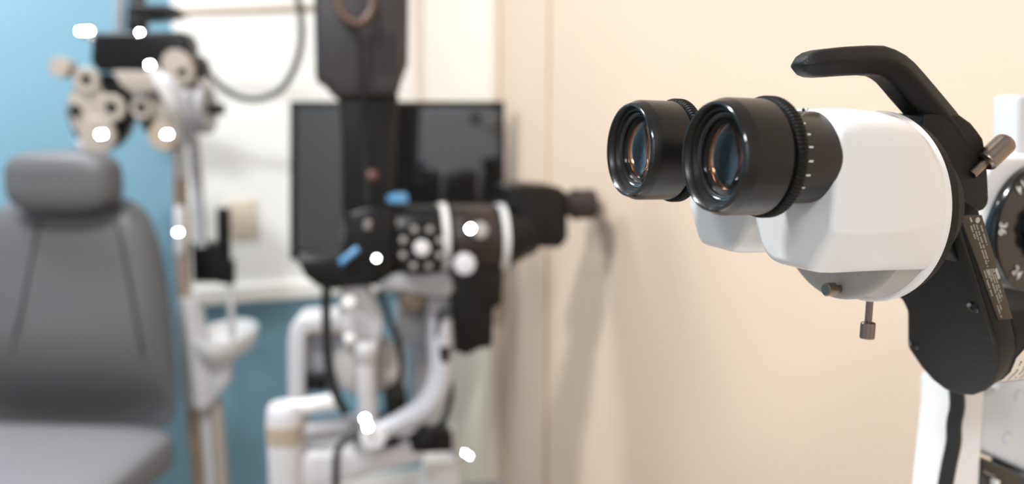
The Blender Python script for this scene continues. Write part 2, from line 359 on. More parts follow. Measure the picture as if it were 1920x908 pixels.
# label strip on the side face
t0 = .0155
LA, LB, LC_, LD = (.1440, -.0262), (.1575, -.0262), (.1842, -.0763), (.1749, -.0765)
lp = obj('nameplate', MB().prism([L(s, t0+.001, h) for s, h in (LA, LB, LC_, LD)], -SV*.0012), labelm, cs, bevel=.0003, label='dark nameplate with fine pale print')
ld = Vector((LD[0]-LA[0], LD[1]-LA[1])); ll = ld.length; ldn = ld/ll; lw = Vector((LB[0]-LA[0], LB[1]-LA[1]))
ldv = (SU*ldn.x+SW*ldn.y).normalized(); acr = (-SV).cross(ldv); 
if acr.dot(SU) < 0: acr = -acr
def lab(al, ac):                                     # along 0..1, across 0..1 (1 = right edge)
    x0 = Vector(LA)+ld*al; x1 = Vector(LB)+(Vector(LC_)-Vector(LB))*al; p = x0+(x1-x0)*ac; return L(p.x, t0-.0002, p.y)
mb = MB()
mb.lathe(lab(.045, .72), -SV, [(0, .00135), (.0001, .00135)], 24); mb.box(lab(.04, .42), .0024, .0008, .0001, ldv, acr, -SV)
def words(al0, al1, ac, hgt=.0008):
    x = al0*ll; n_ = 0; wl = random.randint(3, 8)
    while x < al1*ll:
        if n_ < wl: mb.box(lab(x/ll, ac), .00042, hgt*random.uniform(.65, 1.1), .00008, ldv, acr, -SV); n_ += 1
        else: n_ = 0; wl = random.randint(3, 8)
        x += .00074
words(.10, .28, .80, .0009); words(.09, .44, .60); words(.09, .48, .46); words(.10, .22, .32)
words(.52, .62, .20); words(.62, .78, .16); words(.52, .92, .42); words(.55, .82, .58); words(.60, .78, .72); words(.86, .98, .25, .0006)
for k in range(4): words(.51, .60, .35+k*.12)
mb.box(lab(.555, .88), .0058, .0015, .0001, ldv, acr, -SV)
obj('nameplate_print', mb, inkgrey, lp)
obj('side_ridge', MB().prism([L(s, t0+.001, h) for s, h in ((.1415, -.031), (.1432, -.029), (.1748, -.0880), (.1738, -.0885))], -SV*.0018), blackcast, cs, bevel=.0004)
# cream sticker wrapped round the rounded foot, on the side rim of the casting
mb = MB(); path = [(.0185, .0790), (.0225, .0872), (.0270, .0950), (.0335, .1020), (.0400, .1066)]
sub_ = []
for i in range(len(path)-1):
    for k in range(4): sub_.append((path[i][0]+(path[i+1][0]-path[i][0])*k/4, path[i][1]+(path[i+1][1]-path[i][1])*k/4))
rows = []
for k, (t, q) in enumerate(sub_):
    o_ = Vector((-.85, .5)) if k < 6 else Vector((-.6, .8)); e = .0004; dn = .0010+(.004*max(0, (3-k))/3)
    rows.append([SL(t+o_.x*e, q+o_.y*e, .0125)+SU*(dn+n_) for n_ in (0, .012, .024, .036)])
obj('rating_sticker', MB().ring_loft(rows, False, False, closed=False), sticker, cs, label='cream sticker with tiny dark print')
mb = MB()
for j in range(6):
    for k in range(2+j % 2, 13, 1):
        if random.random() < .72:
            t, q = sub_[k]; o_ = Vector((-.85, .5)) if k < 6 else Vector((-.6, .8)); nx = .0045+j*.0042
            a = SL(t+o_.x*.0006, q+o_.y*.0006, .0125)+SU*nx; t2, q2 = sub_[k+1]; b = SL(t2+o_.x*.0006, q2+o_.y*.0006, .0125)+SU*nx
            m_ = a.lerp(b, .2); n2 = a.lerp(b, .75); wv = SU*random.uniform(.0006, .0011)
            mb.prism([m_, n2, n2+wv, m_+wv], (SL(o_.x, o_.y)-SL(0, 0))*.0001)
obj('sticker_print', mb, darkink, cs)
# silver clamp knob on the arm
ka = L(.1566, .0215, -.0074); kd = (SU*.74+SW*.66-SV*.10).normalized()
kb = obj('clamp_knob', MB().lathe(ka, kd, [(-.001, .0022), (.0085, .0022)], 32).lathe(ka, kd, [(.0070, .0040), (.0080, .0050), (.0086, .0052), (.0205, .0052), (.0218, .0049), (.0230, .0038), (.0237, .0018), (.0239, .0001)], 24, cap1=False), steel_dk, sl, angle=12, label='bronze grey metal clamp knob')
# column, cable
cb = Plane(1780, 800, .50, YAW)
def quad(px0, px1, py, d): return cb(px0, py, d), cb(px1, py, d)
m0 = cb(1790, 740); m1 = cb(1781, 905); zt, zb_ = cb(1780, 690).z, .885
def colring(z):
    f_ = (m0.z-z)/(m0.z-m1.z); k_ = .0133+.0010*f_; m = m0.lerp(Vector((m0.x, m0.y, m1.z)), f_)+(U0*.0133+V0*.0133)*1.0; o_ = []
    m = Vector((m.x, m.y, z))
    for x_, y_ in rounded([(-k_, -k_, .004), (k_, -k_, .004), (k_, k_, .004), (-k_, k_, .004)], 5): o_.append(m+U0*x_+V0*y_)
    return o_
obj('support_column', MB().ring_loft([colring(z) for z in (zt, zt-.05, zt-.12, zb_)]), enamel, sl, angle=50, label='white square support column under the arm')
cc_ = [cb(1792, 718, -.004), cb(1795, 760, -.005), cb(1789, 795, -.005), cb(1788, 830, -.005), cb(1780, 870, -.005), cb(1772, 915, -.005), cb(1766, 960, -.004)]
obj('cable', MB().tube(cc_, .0044), rubber, sl, label='black cable down the white column')
obj('column_foot', MB().box(Vector((cb(1780, 800, .034).x, cb(1780, 800, .034).y, .892)), .16, .14, .014, U0, V0), enamel, sl, bevel=.004)

# instrument behind with the numbered dial
db = Plane(1940, 430, .485, YAW)
dc = db(1955, 430)
di = thing('dial_instrument', 'white instrument housing with a black numbered dial, behind the black arm at right edge', 'instrument', Vector((dc.x, dc.y, .885)))
hpx = [(1860, 305), (1885, 291), (1990, 291), (2070, 330), (2070, 560), (1985, 600), (1895, 590), (1850, 540), (1850, 330)]
obj('housing', MB().prism([db(x, y, .006) for x, y in hpx], db.f*.06), enamel, di, bevel=.004)
obj('housing_post', MB().box(Vector((dc.x+.055, dc.y+.06, (.885+dc.z-.04)/2)), .05, .05, dc.z-.04-.885, U0, V0), enamel, di, bevel=.006)
p1 = db(1866, 430); p2 = db(1920, 323); p3 = db(1920, 538)
def to2(p): return Vector(((p-dc).dot(db.e), (p-dc).z))
q1, q2, q3 = to2(p1), to2(p2), to2(p3)
yc_ = (q2.y+q3.y)/2
xc_ = ((q2.x**2+(q2.y-yc_)**2)-(q1.x**2+(q1.y-yc_)**2))/(2*(q2.x-q1.x)); rd = ((q1.x-xc_)**2+(q1.y-yc_)**2)**.5
dctr = dc+db.e*xc_+Z*yc_
dl = obj('dial', MB().lathe(dctr, -db.f, [(-.010, rd*.96), (-.004, rd), (0, rd), (.0012, rd*.98), (.0015, rd*.6), (.0015, .001)], 96, cap1=False), black_gloss, di, label='black dial numbered 36 and 24')
mb = MB().lathe(dctr, -db.f, [(.001, rd*.50), (.007, rd*.47), (.010, rd*.40), (.011, rd*.28), (.011, .001)], 96, mod=lambda i: 1+.05*math.cos(2*PI*i/8), cap0=False, cap1=False)
obj('dial_knob', mb, black_gloss, dl)
for txt, px, py, sz in (('36', 1880, 429, .0078), ('24', 1907, 512, .0078), ('14', 1915, 350, .0078)):
    p = db(px, py, -.0022); rr = (dctr-p); rr = (rr-db.f*rr.dot(db.f)).normalized(); ex = rr.cross(-db.f)
    obj('dial_number', MB().text(txt, sz, p, ex, rr, -db.f), ink, dl, label='white number on the dial')
pm = db(1862, 428, .0055); obj('index_mark', MB().lathe(pm, -db.f, [(0, .0010), (.0004, .0010)], 20), black_matte, di)
obj('upright_post', MB().prism([db(x, y, .045) for x, y in ((1912, 178), (1950, 178), (1950, 300), (1908, 300))], db.f*.02), panel_m, di, bevel=.003)

# pale console lower right
kb_ = Plane(1885, 800, .52, YAW)
cz = kb_(1885, 740)
co_ = thing('control_console', 'pale grey sloping console with round white buttons at the lower right corner', 'console', Vector((cz.x, cz.y, .885)))
fx = [kb_(1840, 742), kb_(1960, 684), kb_(1960, 902), kb_(1840, 848)]
obj('console_body', MB().prism(fx, kb_.f*.05), panel_m, co_, bevel=.004)
for px, py in ((1910, 742), (1888, 822)):
    p = kb_(px, py); obj('button', MB().ball(p, .0042, .0022, .0042, kb_.e, kb_.f, Z), panel_m, co_)
obj('console_rail', MB().prism([kb_(1842, 858, -.004), kb_(1960, 910, -.004), kb_(1960, 968, -.004), kb_(1838, 930, -.004)], kb_.f*.05), black_gloss, co_, bevel=.002)
obj('slider', MB().prism([kb_(x, y, -.0075) for x, y in ((1867, 900), (1875, 902), (1874, 916), (1866, 914))], kb_.f*.004), ink, co_)
obj('slot_line', MB().prism([kb_(x, y, -.0048) for x, y in ((1846, 884), (1866, 894), (1866, 896), (1846, 886))], kb_.f*.004), mgrey, co_)
zc_ = kb_(1900, 925).z; xm = (kb_(1840, 800, .02)+kb_(1960, 800, .02))/2
obj('console_foot', MB().box(Vector((xm.x, xm.y, (.885+zc_)/2)), .05, .03, max(.02, zc_-.885), U0, V0), enamel_grey, co_, bevel=.003)
# table under the near instruments
tc_ = CORNER+U0*(-.27)+V0*(-2.36)
tb = thing('instrument_table', 'white topped instrument table under the near slit lamp', 'table', Vector((tc_.x, tc_.y, 0)))
obj('tabletop', MB().box(Vector((tc_.x, tc_.y, .87)), .44, .50, .03, U0, V0), enamel, tb, bevel=.008)
obj('table_column', MB().cyl(Vector((tc_.x, tc_.y, .04)), Vector((tc_.x, tc_.y, .856)), .04), silver, tb)
obj('table_base', MB().box(Vector((tc_.x, tc_.y, .02)), .36, .42, .04, U0, V0), dblack, tb, bevel=.01)

# ------------------------------------------------------------------ black monitor
mp = Plane(745, 335, 1.86, R(4))
def rect(P, x0, y0, x1, y1, d=0): return [P(x0, y1, d), P(x1, y1, d), P(x1, y0, d), P(x0, y0, d)]
mo = thing('monitor', 'black flat monitor with dark glossy screen behind the far slit lamp', 'monitor', mp(745, 335, .05))
obj('monitor_frame', MB().prism(rect(mp, 543, 190, 946, 488), mp.f*.035), dblack, mo, bevel=.004)
obj('screen', MB().prism(rect(mp, 556, 201, 935, 468, -.001), mp.f*.004), screen_m, mo)
obj('wall_bracket', MB().cyl(mp(745, 335, .03), mp(745, 335, .03)+V0*.45-U0*0, .02), dblack, mo)
obj('lower_bezel', MB().prism([mp(x, y, -.002) for x, y in ((552, 488), (940, 488), (925, 515), (700, 520), (580, 515))], mp.f*.03), dblack, mo, bevel=.004)

# ------------------------------------------------------------------ far slit lamp (black, out of focus)
fp = Plane(840, 445, 1.40, R(13)); K = fp.k
fz = .50
fb = fp(700, 880, .05)
fl = thing('slit_lamp', 'blurred black slit lamp with white banded drum standing before the dark monitor', 'slit lamp', Vector((fb.x, fb.y, fz)))
a = fp(738, 446); b = fp(955, 446)
dm = obj('magnification_drum', MB().cyl(a, b, 62*K, bev=.004, seg=64), dblack, fl)
for px in (829, 938):
    p = fp(px, 446); obj('white_band', MB().lathe(p-fp.e*.006, fp.e, [(0, 60*K), (.001, 66*K), (.011, 66*K), (.012, 60*K)], 64, cap0=False, cap1=False), enamel, dm, label='white band round the drum')
obj('brown_sleeve', MB().cyl(fp(845, 446), fp(926, 446), 63*K, bev=.001, seg=64), brown_m if False else mat('dark_brown_anodised', (44, 34, 33), .3), dm, label='dark brown sleeve section')
p = fp(790, 464, -62*K)
ds = obj('filter_dial', MB().lathe(p+fp.f*.02, -fp.f, [(0, 50*K), (.018, 50*K), (.021, 47*K), (.021, .001)], 48, cap1=False), dblack, fl, label='black dial with ring of white dots')
mb = MB()
for k in range(8):
    a_ = 2*PI*k/8+.35; q = p+fp.e*math.cos(a_)*36*K+Z*math.sin(a_)*36*K-fp.f*.001; mb.cyl(q, q-fp.f*.003, 6*K)
obj('dial_dots', mb, enamel_grey, ds)
obj('dial_hub', MB().cyl(p, p-fp.f*.012, 14*K), enamel, ds)
obj('side_knob', MB().cyl(fp(871, 495, -50*K), fp(871, 495, -72*K), 20*K), offwhite, fl, label='off-white round side knob')
obj('side_knob', MB().cyl(fp(900, 432, -50*K), fp(900, 432, -68*K), 15*K), enamel_grey, fl, label='small grey side knob')
glint(fl, fp(882, 429, -72*K), 5.5*K)
obj('drum_neck', MB().cyl(fp(950, 440), fp(1000, 430), 58*K, 46*K), dblack, fl)
hd = obj('binocular_head', MB().prism([fp(x, y, -.035) for x, y in ((948, 352), (985, 346), (1048, 350), (1064, 362), (1066, 448), (1052, 466), (1000, 464), (985, 440), (975, 420))], fp.f*.09), dblack, fl, bevel=.006, label='black binocular prism head')
for d in (-.012, .05):
    e0 = fp(1060, 384, d)
    ee = obj('eyepiece', MB().lathe(e0, fp.e, [(0, .021), (.012, .021), (.013, .026), (.018, .027), (.021, .025), (.047, .026), (.052, .022), (.047, .013), (.044, .001)], 48, cap1=False), mat('worn_black_rubber', (48, 38, 38), .5), fl)
# camera block below the drum
cbk = obj('camera_block', MB().prism([fp(x, y, -.035) for x, y in ((842, 500), (945, 500), (942, 572), (926, 580), (924, 652), (900, 655), (876, 668), (852, 660))], fp.f*.07), dblack, fl, bevel=.004, label='black block hanging under the drum')
# yoke and L arm
obj('yoke_plate', MB().prism([fp(x, y, -.04) for x, y in ((706, 534), (738, 514), (845, 512), (852, 545), (840, 560), (800, 556), (760, 548), (712, 548))], fp.f*.08), mgrey, fl, bevel=.005)
obj('yoke_post', MB().prism([fp(x, y, -.02) for x, y in ((798, 545), (852, 545), (850, 640), (838, 700), (806, 700), (800, 640))], fp.f*.05), mgrey, fl, bevel=.008)
obj('swing_arm', MB().tube([fp(826, 600, -.035), fp(828, 660, -.04), fp(824, 715, -.045), fp(800, 762, -.05), fp(755, 790, -.05), fp(706, 812, -.05)], [.019, .020, .021, .021, .018, .015], 24), silver, fl, label='curved silver swing arm')
for x0, x1, m in ((746, 764, offwhite), (776, 800, mgrey)):
    obj('guide_bar', MB().prism([fp(x, y, .03) for x, y in ((x0, 562), (x1, 562), (x1, 800), (x0, 800))], fp.f*.02), m, fl, bevel=.002)
obj('bar_head', MB().prism([fp(x, y, .02) for x, y in ((744, 585), (802, 585), (802, 648), (744, 648))], fp.f*.03), mgrey, fl, bevel=.004)
obj('pivot_cap', MB().cyl(fp(772, 560, -.03), fp(772, 560, .03), 26*K), mat('bronze_disc', (110, 98, 84), .35, .6), fl)
# illumination tower
tw = obj('lamp_tower', MB().prism([fp(x, y, -.05) for x, y in ((588, -60), (768, -60), (766, 120), (752, 158), (748, 180), (632, 186), (612, 160), (592, 150))], fp.f*.11), dgrey, fl, bevel=.010, label='dark grey lamp tower')
mb = MB()
for x in (700, 718, 736): mb.prism([fp(x-2, 60, -.052), fp(x+2, 60, -.052), fp(x+2, 140, -.052), fp(x-2, 140, -.052)], fp.f*.004)
obj('vent_slots', mb, dblack, tw)
obj('tower_clip', MB().tube([fp(630, -5, -.056), fp(645, 30, -.062), (fp(672, 44, -.066)), fp(694, 25, -.062), fp(698, -5, -.056)], .006, 12), brown_m, tw)
obj('tower_neck', MB().prism([fp(x, y, -.03) for x, y in ((634, 175), (748, 175), (742, 300), (736, 400), (722, 470), (655, 480), (640, 380), (640, 260))], fp.f*.06), dblack, fl, bevel=.006)
obj('tower_cord', MB().tube([fp(672, 45, -.066), fp(680, 140, -.063), (fp(684, 260, -.040)), fp(688, 380, -.045)], .004, 10), rubber, tw)
obj('mirror_mount', MB().prism([fp(x, y, -.045) for x, y in ((655, 400), (700, 385), (742, 395), (745, 500), (700, 532), (660, 520), (640, 470))], fp.f*.09), dblack, fl, bevel=.006)
obj('blue_reflection', MB().prism([fp(x, y, -.03) for x, y in ((724, 364), (764, 364), (766, 382), (722, 382))], fp.f*.03), bluecap, fl, bevel=.002, label='pale blue tab standing in for a reflection')  # solid blue tab imitates a light-blue reflection
obj('filter_lever', MB().cyl(fp(638, 494, -.05), fp(672, 466, -.05), .005), bluecap, fl, label='blue tipped lever')
obj('lever_tip', MB().ball(fp(697, 330, -.04), .010), mat('dull_red_plastic', (96, 62, 60), .4), fl)
obj('centring_screw', MB().cyl(fp(688, 430, -.055), fp(690, 412, -.055), .006), steel, fl)
obj('lower_joint', MB().prism([fp(x, y, -.03) for x, y in ((556, 486), (640, 478), (700, 490), (742, 510), (735, 534), (660, 540), (625, 545), (598, 540), (572, 520))], fp.f*.07), dblack, fl, bevel=.007)
glint(fl, fp(706, 485, -.060), 4*K, lamp=1)
# cords
for pts, r in (([(612, 535), (612, 600), (616, 680), (630, 740), (650, 775)], .0075), ([(712, 545), (730, 600), (748, 650), (752, 700), (742, 745)], .005), ([(845, 575), (826, 590), (822, 640), (838, 690), (845, 740), (830, 790), (790, 822)], .0055), ([(690, 822), (655, 822), (632, 850), (630, 925)], .006)):
    obj('cord', MB().tube([fp(x, y, -.05) for x, y in pts], r, 12), rubber, fl)
obj('cord_plug', MB().cyl(fp(832, 648, -.05), fp(831, 678, -.05), .012), rubber, fl)
# focusing column, joystick and base
obj('focus_wheel', MB().cyl(fp(690, 682, .02), fp(690, 682, .055), 62*K, seg=48), enamel_grey, fl)
obj('lamp_bracket', MB().prism([fp(x, y, -.01) for x, y in ((640, 520), (690, 530), (722, 600), (716, 650), (650, 660), (636, 600))], fp.f*.05), offwhite, fl, bevel=.01)
obj('joystick_column', MB().lathe(fp(690, 790, -.03), Z, [(-.004, .014), (0, .016), (.10, .0150), (.104, .018), (.125, .020), (.132, .016)], 32), offwhite, fl)
obj('highlight_ball', MB().ball(fp(655, 570, -.035), 15*K), enamel, fl); obj('highlight_ball', MB().ball(fp(656, 636, -.035), 11*K), enamel, fl)  # white balls put in for two highlight dots
obj('drive_block', MB().prism([fp(x, y, -.02) for x, y in ((722, 735), (762, 735), (764, 795), (726, 795))], fp.f*.06), dblack, fl, bevel=.003)
obj('arm_pivot', MB().cyl(fp(700, 818, -.07), fp(700, 818, -.03), 24*K), offwhite, fl)
glint(fl, fp(684, 785, -.076), 5*K); glint(fl, fp(690, 801, -.078), 5*K)
obj('black_foot', MB().prism([fp(x, y, -.02) for x, y in ((716, 815), (752, 806), (748, 836), (722, 842))], fp.f*.05), dblack, fl, bevel=.003)
bp_ = fp(535, 770)
bc = obj('base_post', MB().lathe(Vector((bp_.x, bp_.y, fz+.002)), Z, [(0, 34*K), (.004, 36*K), (bp_.z-fz-.01, 35*K), (bp_.z-fz+.004, 33*K), (bp_.z-fz+.01, 28*K)], 40), offwhite, fl)
obj('post_band', MB().lathe(Vector((bp_.x, bp_.y, bp_.z-.05)), Z, [(0, 33*K), (.001, 37*K), (.03, 37*K), (.031, 33*K)], 40, cap0=False, cap1=False), tan, bc)
obj('base_arm', MB().cyl(fp(540, 768), fp(638, 752), .014), enamel, fl)
obj('base_rail', MB().cyl(fp(556, 812), fp(720, 790, .02), .018), mgrey, fl)
obj('base_rail', MB().cyl(fp(560, 868), fp(700, 840, .0), .015), offwhite, fl)
b0 = fp(690, 850); 
obj('base_housing', MB().prism([fp(x, y, -.02) for x, y in ((572, 850), (640, 850), (760, 838), (800, 842), (796, 868), (700, 893), (560, 930), (560, 880))], fp.f*.10), offwhite, fl, bevel=.010)
obj('base_slab', MB().box(Vector((fp(650, 930, .03).x, fp(650, 930, .03).y, fz+.012)), .22, .16, .022, fp.e, fp.f), mgrey, fl, bevel=.006)
obj('axle_cap', MB().prism([fp(x, y, -.02) for x, y in ((770, 835), (800, 815), (848, 812), (850, 848), (772, 852))], fp.f*.05), dblack, fl, bevel=.004)
# framed instrument behind the cords
ip = Plane(595, 660, 1.62, R(5))
it = thing('framed_instrument', 'cream rounded instrument frame with grey window left of the far slit lamp', 'instrument', Vector((ip(595, 740, .04).x, ip(595, 740, .04).y, fz)))
fo = [(542, 960), (540, 640), (544, 612), (560, 596), (640, 590), (700, 590), (700, 618), (580, 622), (572, 632), (570, 960)]
fpt = [ip(x, y, 0) for x, y in fo]
fpt[0].z = fpt[-1].z = fz+.0005
obj('frame', MB().prism(fpt, ip.f*.09), offwhite, it, bevel=.006)
obj('frame_lip', MB().prism([ip(x, y, .004) for x, y in ((560, 608), (650, 604), (650, 624), (560, 626))], ip.f*.01-ip.f*.012), tan, it, bevel=.001)
obj('window_panel', MB().prism([ip(x, y, .03) for x, y in ((568, 622), (704, 618), (704, 735), (568, 735))], ip.f*.05), mat('pale_grey_panel', (150, 150, 158), .4), it, bevel=.003)
obj('window_surround', MB().prism([ip(x, y, .02) for x, y in ((568, 636), (580, 636), (580, 740), (568, 740))], ip.f*.05), mgrey, it)
obj('shelf', MB().prism([ip(x, y, .005) for x, y in ((574, 705), (612, 704), (612, 735), (574, 735))], ip.f*.04), dblack, it, bevel=.002)
# white box by the wall
wp = Plane(830, 880, 1.52, R(13))
wb = thing('storage_box', 'small bright white box with dark clip by the beige wall, lower centre', 'box', Vector((wp(830, 900, .04).x, wp(830, 900, .04).y, fz)))
q = rect(wp, 796, 866, 862, 985)
for v_ in q[:2]: v_.z = fz+.0005
obj('box_body', MB().prism(q, wp.f*.06), enamel, wb, bevel=.004)
obj('box_latch', MB().cyl(wp(850, 800, .03), wp(852, 868, .03), .009), offwhite, wb)
glint(wb, wp(871, 847, -.006), 5*K); glint(wb, wp(881, 853, -.006), 5*K)
obj('latch_bar', MB().cyl(wp(854, 862, 0), wp(884, 852, 0), .004), steel, wb)
# table for the far lamp
ft = Vector((fb.x+.01, fb.y+.03, 0))
t2 = thing('instrument_table', 'pale instrument table carrying the far slit lamp', 'table', ft)
obj('tabletop', MB().box(ft+Z*(fz-.015), .54, .36, .03, fp.e, fp.f), mgrey, t2, bevel=.008)
obj('table_column', MB().cyl(ft+Z*.04, ft+Z*(fz-.03), .045), silver, t2)
obj('table_base', MB().box(ft+Z*.02, .44, .34, .04, fp.e, fp.f), dblack, t2, bevel=.01)

# ------------------------------------------------------------------ instrument stand at left with arm and tray
sp = Plane(345, 600, 2.0, R(0)); S = sp.k
sb_ = sp(360, 800)
st = thing('instrument_stand', 'off-white instrument stand with tray and overhead arm right of grey chair', 'stand', Vector((sb_.x, sb_.y, 0)))
obj('post', MB().cyl(sp(334, 235), sp(346, 570), .0165), tan, st, label='tan upright post')
obj('post_highlight', MB().prism([sp(x, y, -.02) for x, y in ((325, 388), (343, 388), (346, 478), (328, 478))], sp.f*.03), enamel, st, bevel=.003)  # white strip imitates the highlight on the left of the post
glint(st, sp(334, 436, -.06), 5.5*K*1.3, lamp=1)
obj('sleeve', MB().ring_loft([[sp((x0+x1)/2, y)+sp.e*(x1-x0)/2*S*math.cos(2*PI*k/32)+sp.f*.036*math.sin(2*PI*k/32) for k in range(32)] for y, x0, x1 in ((556, 338, 370), (560, 334, 376), (600, 333, 384), (660, 334, 396), (700, 336, 402), (745, 340, 408), (757, 346, 404))]), offwhite, st, label='off-white plastic sleeve')
obj('sleeve_lug', MB().cyl(sp(332, 596, 0), sp(345, 612, 0), .012), offwhite, st)
# tray: an open bowl
tcx = sp(424, 622, .06); rings = []
for (r, dz) in ((.001, -.022), (.045, -.022), (.056, -.016), (.064, 0), (.068, .003), (.070, 0), (.070, -.02), (.064, -.040), (.045, -.060), (.026, -.082), (.001, -.085)):
    rings.append([tcx+sp.e*(r*math.cos(2*PI*k/40)-(.02*max(0, -dz-.04)/.07))+sp.f*r*1.8*math.sin(2*PI*k/40)+Z*dz for k in range(40)])
obj('tray', MB().ring_loft(rings), enamel, st, label='white round tray bowl')
obj('tray_neck', MB().prism([sp(x, y, -.02) for x, y in ((385, 640), (432, 660), (428, 720), (400, 755), (380, 755))], sp.f*.04), offwhite, st, bevel=.01)
for x0, x1, m, y1 in ((346, 372, tan, 2000), (372, 390, offwhite, 2000), (392, 412, cream_dial, 2000)):
    a = sp((x0+x1)/2, 755); o2 = sp(((x0+x1)/2)+12, 908); dv = (o2-a); z_ = .012; b = a+dv*((a.z-z_)/(-dv.z)); b.y = a.y
    obj('lower_post', MB().prism([a-sp.e*(x1-x0)/2*S, a+sp.e*(x1-x0)/2*S, b+sp.e*(x1-x0)/2*S, b-sp.e*(x1-x0)/2*S], sp.f*.03), m, st, bevel=.003)
obj('stand_foot', MB().cyl(Vector((b.x, b.y, .0)), Vector((b.x, b.y, .03)), .16), dblack, st)
ck = obj('rod_clamp', MB().prism([sp(x, y, -.03) for x, y in ((358, 456), (414, 456), (414, 530), (362, 530))], sp.f*.05), dblack, st, bevel=.004, label='black rod clamp')
obj('clamp_lever', MB().cyl(sp(421, 520, -.01), sp(419, 390, -.01), .0155), dblack, ck); obj('clamp_nut', MB().cyl(sp(424, 530, -.01), sp(424, 488, -.01), .021), dblack, ck)
obj('tray_rod', MB().cyl(sp(432, 525, -.01), sp(436, 640, -.01), .008), offwhite, st)
# double tubes from the head
obj('lamp_tube', MB().tube([sp(284, 128, -.23), sp(306, 165, -.23), sp(326, 205, -.21), sp(338, 250, -.14), sp(338, 300, -.06), sp(338, 330, -.03)], .0115), enamel, st, label='white curved lamp tube')
obj('lamp_tube', MB().tube([sp(300, 140, -.20), sp(330, 170, -.20), sp(352, 215, -.18), sp(364, 270, -.12), sp(370, 340, -.06), sp(374, 400, -.04), sp(378, 462, -.03)], .0125), silver, st, label='pale grey curved tube')
glint(st, sp(281, 122, -.245), 4.5*K*1.3)
# overhead arm
obj('arm_joint', MB().prism([sp(x, y, -.03) for x, y in ((236, 6), (310, 8), (332, 14), (334, 30), (300, 38), (236, 40))], sp.f*.06), dblack, st, bevel=.006)
obj('arm_rod', MB().cyl(sp(322, 24), sp(640, 14, .05), .0085), tan, st)
obj('arm_post', MB().cyl(sp(224, -60, .02), sp(225, 62, .02), .011), mgrey, st)
obj('arm_drop', MB().cyl(sp(256, -70), sp(258, 75), .020), dgrey, st)
tag(obj('cable', MB().tube([sp(384, 128, -.02), sp(412, 160, -.02), sp(448, 182, -.02), sp(488, 185, -.02), sp(528, 166, -.02), sp(556, 118, -.02), sp(566, 60, -.02), sp(558, -5, -.02), sp(540, -70, -.02), sp(460, -120, -.01), sp(340, -110, 0), sp(262, -66, 0)], .0075, 14), mat('grey_cable', (66, 62, 63), .5)),
    'dark grey cable drooping in a loop before the white panel', 'cable')

# ------------------------------------------------------------------ phoropter
pp = Plane(255, 190, 1.88, R(0)); G = pp.k
ph = thing('phoropter', 'black and cream phoropter hanging on the stand arm above the grey chair', 'phoropter', pp(262, 130))
obj('mount_box', MB().prism([pp(x, y, -.03) for x, y in ((172, 60), (340, 58), (352, 78), (352, 128), (300, 134), (180, 134), (168, 115))], pp.f*.07), dblack, ph, bevel=.008)
obj('mount_post', MB().cyl(pp(258, 30), pp(258, 70), .022), dblack, ph)
glint(ph, pp(152, 58, -.03), 5.5*K*1.25); glint(ph, pp(166, 58, -.03), 5.5*K*1.25)
obj('level_arm', MB().cyl(pp(150, 60, -.02), pp(182, 78, -.02), .006), steel, ph)
glint(ph, pp(262, 61, -.036), 3*K*1.25)
def disc(name, px, py, r, d0, d1, m, par=ph, ry=1.0):
    c = pp(px, py, d0); return obj(name, MB().lathe(c, -pp.f, [(0, r*.93*G), (.003, r*G), (abs(d0-d1)-.003, r*G), (abs(d0-d1), r*.93*G)], 40), m, par)
def ring(name, px, py, r, d, par, hole=.5):
    o = obj(name, MB().lathe(pp(px, py, d), -pp.f, [(0, r*G), (.008, r*G), (.011, r*.9*G), (.010, r*hole*1.1*G), (.001, r*hole*G)], 36, cap0=False, cap1=False), cream_dial, par)
    obj('aperture', MB().lathe(pp(px, py, d), -pp.f, [(.0005, r*hole*G), (.002, r*hole*G)], 24), black_gloss, o)
# left refractor head
lh = obj('refractor_head', MB().prism([pp(186+62*math.cos(a)*(1 if math.sin(a) > -.2 else .95), 208-(76 if math.sin(a) < 0 else 72)*math.sin(a), -.005) for a in [2*PI*k/40 for k in range(40)]], pp.f*.035), dblack, ph, bevel=.004, label='left refractor head with cream cover')
obj('head_cover', MB().prism([pp(x, y, -.022) for x, y in ((128, 175), (148, 162), (186, 160), (196, 180), (206, 205), (204, 232), (206, 262), (196, 284), (176, 284), (155, 262), (135, 240), (126, 205))], pp.f*.016), cream_dial, lh, bevel=.004)
disc('power_knob', 128, 128, 19, .01, -.03, cream_dial, lh); ring('cylinder_dial', 165, 151, 24, -.02, lh, .42)
disc('hole', 143, 207, 11, -.02, -.028, black_gloss, lh); ring('eye_aperture', 212, 203, 25, -.024, lh, .44)
disc('cross_cylinder', 188, 254, 33, -.02, -.036, cream_dial, lh); glint(lh, pp(190, 252, -.045), 6.5*K*1.25)
obj('head_skirt', MB().cyl(pp(150, 262, .0), pp(170, 292, .0), .012), offwhite, lh)
# right refractor head
rh = obj('refractor_head', MB().prism([pp(x, y, -.002) for x, y in ((262, 150), (330, 140), (385, 150), (396, 200), (388, 235), (352, 262), (330, 285), (300, 282), (276, 255), (256, 225))], pp.f*.035), cream_dial, ph, bevel=.006, label='right refractor head in cream and grey')
obj('head_bar', MB().prism([pp(x, y, -.03) for x, y in ((208, 132), (335, 134), (330, 165), (250, 178), (225, 160))], pp.f*.03), cream_dial, rh, bevel=.005)
ring('eye_aperture', 268, 203, 20, -.012, rh, .5); disc('hole', 276, 234, 9, -.004, -.014, black_gloss, rh)
disc('cross_cylinder', 311, 256, 26, -.004, -.024, tan, rh); glint(rh, pp(313, 252, -.034), 6*K*1.25)
disc('power_knob', 342, 122, 26, .0, -.04, cream_dial, rh); ring('cylinder_dial', 345, 137, 20, -.04, rh, .42)
disc('dark_wheel', 372, 128, 24, .03, .0, dgrey, rh)
